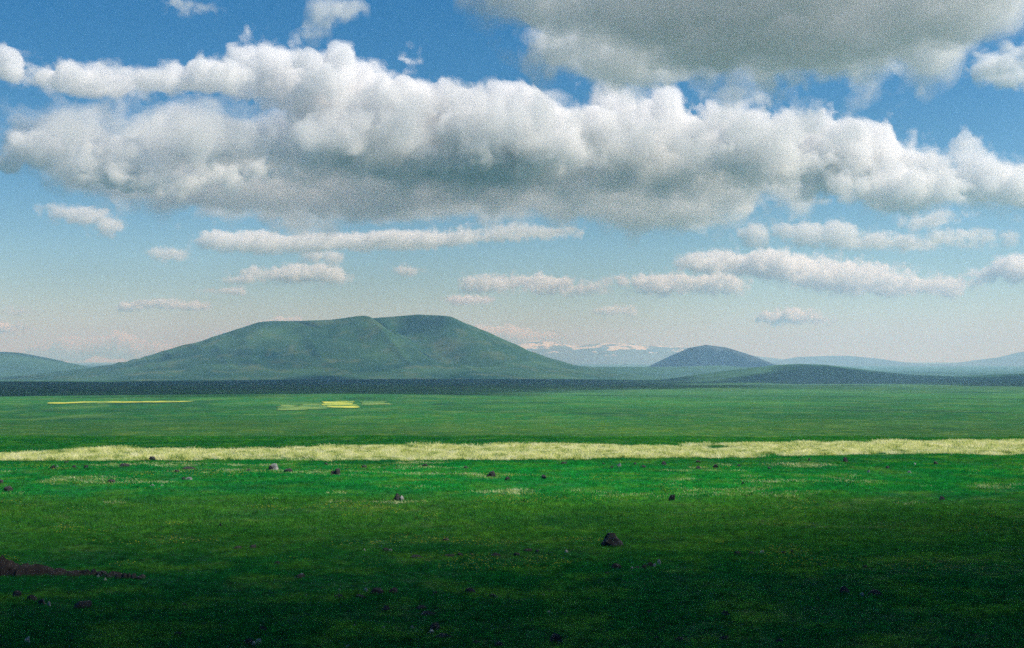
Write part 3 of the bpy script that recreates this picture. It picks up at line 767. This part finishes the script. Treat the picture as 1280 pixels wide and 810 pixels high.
cloud('rounded grey white cumulus below the left end of the long bank', blobs(Cc, 7700, 0.8, 0.02, seed=3), 14, 62, base=at(0, 246, 7700)[2], base_soft=0.9, fringe=EDGE, scale=150)
# near cloud seen from below at the upper right
T = [(700, 40, 62, 34), (665, 16, 44, 22), (770, 40, 80, 38), (850, 30, 90, 46), (940, 30, 90, 48), (1020, 36, 90, 46), (1100, 36, 80, 44), (1165, 44, 60, 36), (1210, 10, 60, 24), (740, 86, 46, 16), (800, 92, 60, 14), (960, 96, 40, 12), (1020, 90, 70, 14), (1110, 84, 60, 18), (690, 74, 30, 18), (1000, -40, 260, 40), (800, -40, 160, 36)]
tb = []; ALT_T = 880.0
for (px, py, rx, ry) in T:
    zc = ALT_T + 60; d = (ALT_T + 20 - CAM_Z) / ((HORIZON - py) / FPX); s = d / FPX
    tb.append(((at(px, py, d)[0], d, zc + 40), (rx * s, max(160, ry * d / (HORIZON - py) * 1.25), 150 if ry > 20 else 90)))
cloud('broad grey bottomed cloud hanging overhead above the right ridge', tb, 18, 100, base=ALT_T + 5, base_soft=0.9, m=M_OVER, fringe=EDGE)
cloud('small white cloud beside the broad grey overhead cloud', blobs([(1250, 84, 24, 10), (1275, 96, 26, 12), (1290, 66, 26, 12), (1235, 76, 10, 8)], 5600, 0.9, seed=5), 10, 45, fringe=EDGE)
cloud('small white puff above the highest part of the long bank', blobs([(395, 16, 20, 20), (412, 10, 22, 12), (430, 14, 14, 8), (384, 34, 9, 10)], 5200, 0.9, seed=6), 9, 42, m=M_WISP, fringe=WEDGE)
cloud('little slanting cloud strip alone in the deep blue sky', blobs([(230, 4, 16, 6), (248, 9, 18, 7), (263, 16, 10, 5)], 5200, 0.9, seed=7), 8, 28, m=M_WISP, fringe=WEDGE)
cloud('torn cloud shred off the left side of the lower left cumulus', blobs([(62, 262, 14, 8), (85, 266, 22, 9), (110, 272, 24, 9), (136, 284, 18, 7)], 10800, 0.9, seed=8), 13, 50, m=M_WISP, fringe=WEDGE)
cloud('small ragged tuft above the right end of the sloping ridge', blobs([(1206, 176, 8, 10), (1218, 184, 14, 10), (1200, 190, 10, 10)], 8300, 0.9, seed=9), 11, 40, m=M_WISP, fringe=WEDGE)

FAR = [
 ('long flat low cloud above the flat topped hill', [(270, 300, 30, 13), (320, 304, 50, 14), (380, 304, 50, 12), (440, 302, 50, 12), (500, 300, 50, 12), (550, 300, 40, 9), (600, 296, 40, 5), (660, 290, 60, 3.5)], 320),
 ('small round cloud left of the long flat low cloud', [(200, 318, 16, 9), (218, 321, 16, 8)], 330),
 ('small round cloud below the long flat low cloud', [(404, 320, 16, 10)], 330),
 ('lens shaped low cloud over the left flank of the hill', [(362, 344, 26, 8), (400, 343, 30, 10), (424, 349, 16, 6)], 356),
 ('little wisp left of the lens shaped low cloud', [(318, 343, 14, 6), (300, 350, 16, 5)], 356),
 ('faint flat wisp above the long left slope', [(275, 364, 22, 4)], 369),
 ('thin cloud streak low over the left plain', [(165, 383, 14, 5), (195, 380, 22, 6), (232, 382, 26, 3.5)], 388),
 ('tiny lone cloud right of the lens shaped cloud', [(505, 338, 16, 6), (515, 340, 8, 5)], 345),
 ('low bank of small cumulus right of the hill summit', [(612, 356, 26, 7), (655, 352, 26, 10), (690, 356, 34, 10), (730, 360, 26, 9)], 372),
 ('flat topped low cumulus above the dark cone', [(790, 352, 24, 9), (830, 354, 34, 10), (880, 355, 36, 10), (910, 357, 16, 8)], 370),
 ('heaped low cumulus row under the sloping ridge', [(945, 294, 20, 14), (980, 288, 20, 14), (1010, 294, 30, 16), (1050, 294, 24, 18), (1085, 302, 34, 11), (1140, 304, 34, 8)], 316),
 ('broad pale low cloud below the heaped row', [(880, 330, 26, 8), (930, 328, 40, 14), (980, 334, 50, 14), (1040, 342, 50, 14), (1090, 352, 50, 10), (1140, 360, 60, 8)], 366),
 ('low cloud rising to the right beyond the plain', [(1190, 350, 26, 7), (1225, 346, 26, 9), (1262, 338, 24, 14), (1290, 338, 24, 14)], 366),
 ('pale cloud pair under the right end of the ridge', [(1165, 276, 34, 9), (1215, 294, 30, 13), (1180, 298, 30, 9)], 312),
 ('tiny puff right of the pale cloud pair', [(1262, 297, 8, 7)], 306),
 ('thin bright streak under the grey cloud layer', [(830, 276, 30, 4), (868, 272, 34, 5), (895, 268, 16, 4)], 282),
 ('small pink grey cloud scrap above a low grey scrap', [(27, 389, 14, 4)], 394),
 ('low grey cloud scrap over the left hill', [(8, 411, 22, 5)], 418),
 ('faint cloud tuft over the summit plateau', [(585, 375, 24, 4)], 380),
 ('faint cloud scrap left of the cone', [(765, 389, 20, 4)], 394),
 ('faint pale cloud right of the cone', [(985, 396, 30, 7), (1010, 400, 20, 5)], 404),
]
for lab, pts, basepy in FAR:
    e = (HORIZON - basepy) / FPX
    d = min((ALT - CAM_Z) / e, 46000.0) if basepy < 400 else 46000.0
    s = d / FPX; amp = 0.8 * min(p[3] for p in pts) * s + 1.5 * s
    cloud(lab, blobs(pts, d, 0.8, 0.02, seed=int(basepy) + len(pts)), max(1.15 * s, 9), amp * 1.25, m=M_FARC, base=at(0, basepy, d)[2], scale=amp * 2.4, base_soft=0.9, fringe=FEDGE)
for lab, pts in (('pale heap of hazy cloud at the horizon left of the hill', [(95, 436, 36, 14), (140, 432, 40, 16), (185, 438, 40, 12), (60, 440, 30, 8), (225, 444, 30, 8)]),
                 ('hazy pale cloud behind the right slope of the hill', [(620, 418, 40, 14), (660, 424, 40, 10), (590, 414, 24, 8)]),
                 ('hazy cloud low behind the summit plateau', [(362, 402, 22, 6), (330, 410, 30, 7), (300, 420, 24, 6)])):
    cloud(lab, blobs(pts, 47000, 0.6, 0.01, seed=77), 60, 170, m=M_FARC)

# clouds overhead and behind the viewer: the same broken cumulus, some of it shading the plain
def over(x, y, ground=True):
    """cloud position whose shadow falls at (x, y)"""
    k = (ALT + 60) / SUN_DIR[2]
    return (x + SUN_DIR[0] * k, y + SUN_DIR[1] * k, ALT + 60)
def sky_cloud(label, parts, h=45, amp=110, m=M_CLOUD, **kw):
    cloud(label, [(over(x, y) if len(p) == 0 else p, r) for (x, y, p, r) in parts], h, amp, m=m, base=ALT - 20, group='clouds overhead', base_soft=0.5, **kw)
LAB = 'broken cumulus cloud high over the near end of the plain'
sky_cloud(LAB, [(0, -680, (), (1000, 640, 260)), (340, -300, (), (620, 440, 240)), (-420, -310, (), (560, 420, 220)), (0, -172, (), (420, 270, 150)), (290, -110, (), (240, 250, 150)), (228, 55, (), (170, 190, 130))], h=36, amp=60, fringe=EDGE)  # last lobe added to dim the right side of the meadow
sky_cloud(LAB, [(-620, 1350, (), (700, 640, 240)), (-1100, 2400, (), (700, 800, 220)), (-250, 2600, (), (700, 1000, 240)), (-180, 1080, (), (200, 400, 190)), (100, 1900, (), (200, 400, 140))], amp=70)
sky_cloud(LAB, [(1300, 2200, (), (560, 900, 220)), (1700, 2600, (), (560, 800, 220)), (1000, 1650, (), (360, 480, 160)), (1150, 3250, (), (650, 520, 220))], amp=70)
R2 = np.random.default_rng(4)
for k in range(9):
    x, y = R2.uniform(-7000, 7000), R2.uniform(-9000, -2200)
    sky_cloud(LAB, [(0, 0, (x + R2.uniform(-500, 500), y + R2.uniform(-500, 500), ALT + 120), (R2.uniform(400, 800), R2.uniform(350, 700), R2.uniform(130, 260))) for _ in range(4)], h=70, amp=130)
for x, y in ((-3600, 800), (-4200, 2600), (4600, 900), (5200, 2800), (-3000, -800)):
    sky_cloud(LAB, [(0, 0, (x + R2.uniform(-400, 400), y + R2.uniform(-400, 400), ALT + 120), (R2.uniform(350, 700), R2.uniform(300, 600), R2.uniform(130, 260))) for _ in range(4)], h=70, amp=130)

# ------------------------------------------------------------------ haze over the plain
def haze():
    x, y0, y1, z0, z1 = 39500.0, -3300.0, 41000.0, -140.0, 620.0
    V = [(sx * x, y, z) for z in (z0, z1) for y in (y0, y1) for sx in (-1, 1)]
    F = [(0, 2, 3, 1), (4, 5, 7, 6), (0, 1, 5, 4), (1, 3, 7, 5), (3, 2, 6, 7), (2, 0, 4, 6)]
    m, nt, nd, lk = mat('haze')
    v = N(nt, 'ShaderNodeVolumePrincipled', i_Density=1.12e-4, i_Anisotropy=0.0); v.inputs['Color'].default_value = (0.35, 0.64, 1.0, 1)
    v.inputs['Absorption Color'].default_value = (1, 1, 1, 1)
    o = nd.new('ShaderNodeOutputMaterial'); lk.new(v.outputs[0], o.inputs['Volume'])
    obj('haze', mesh_np('haze', np.array(V), np.array(F)), m, kind='stuff', label='pale blue haze over the whole plain', category='haze')
haze()
print('cloud triangles', TRI[0])
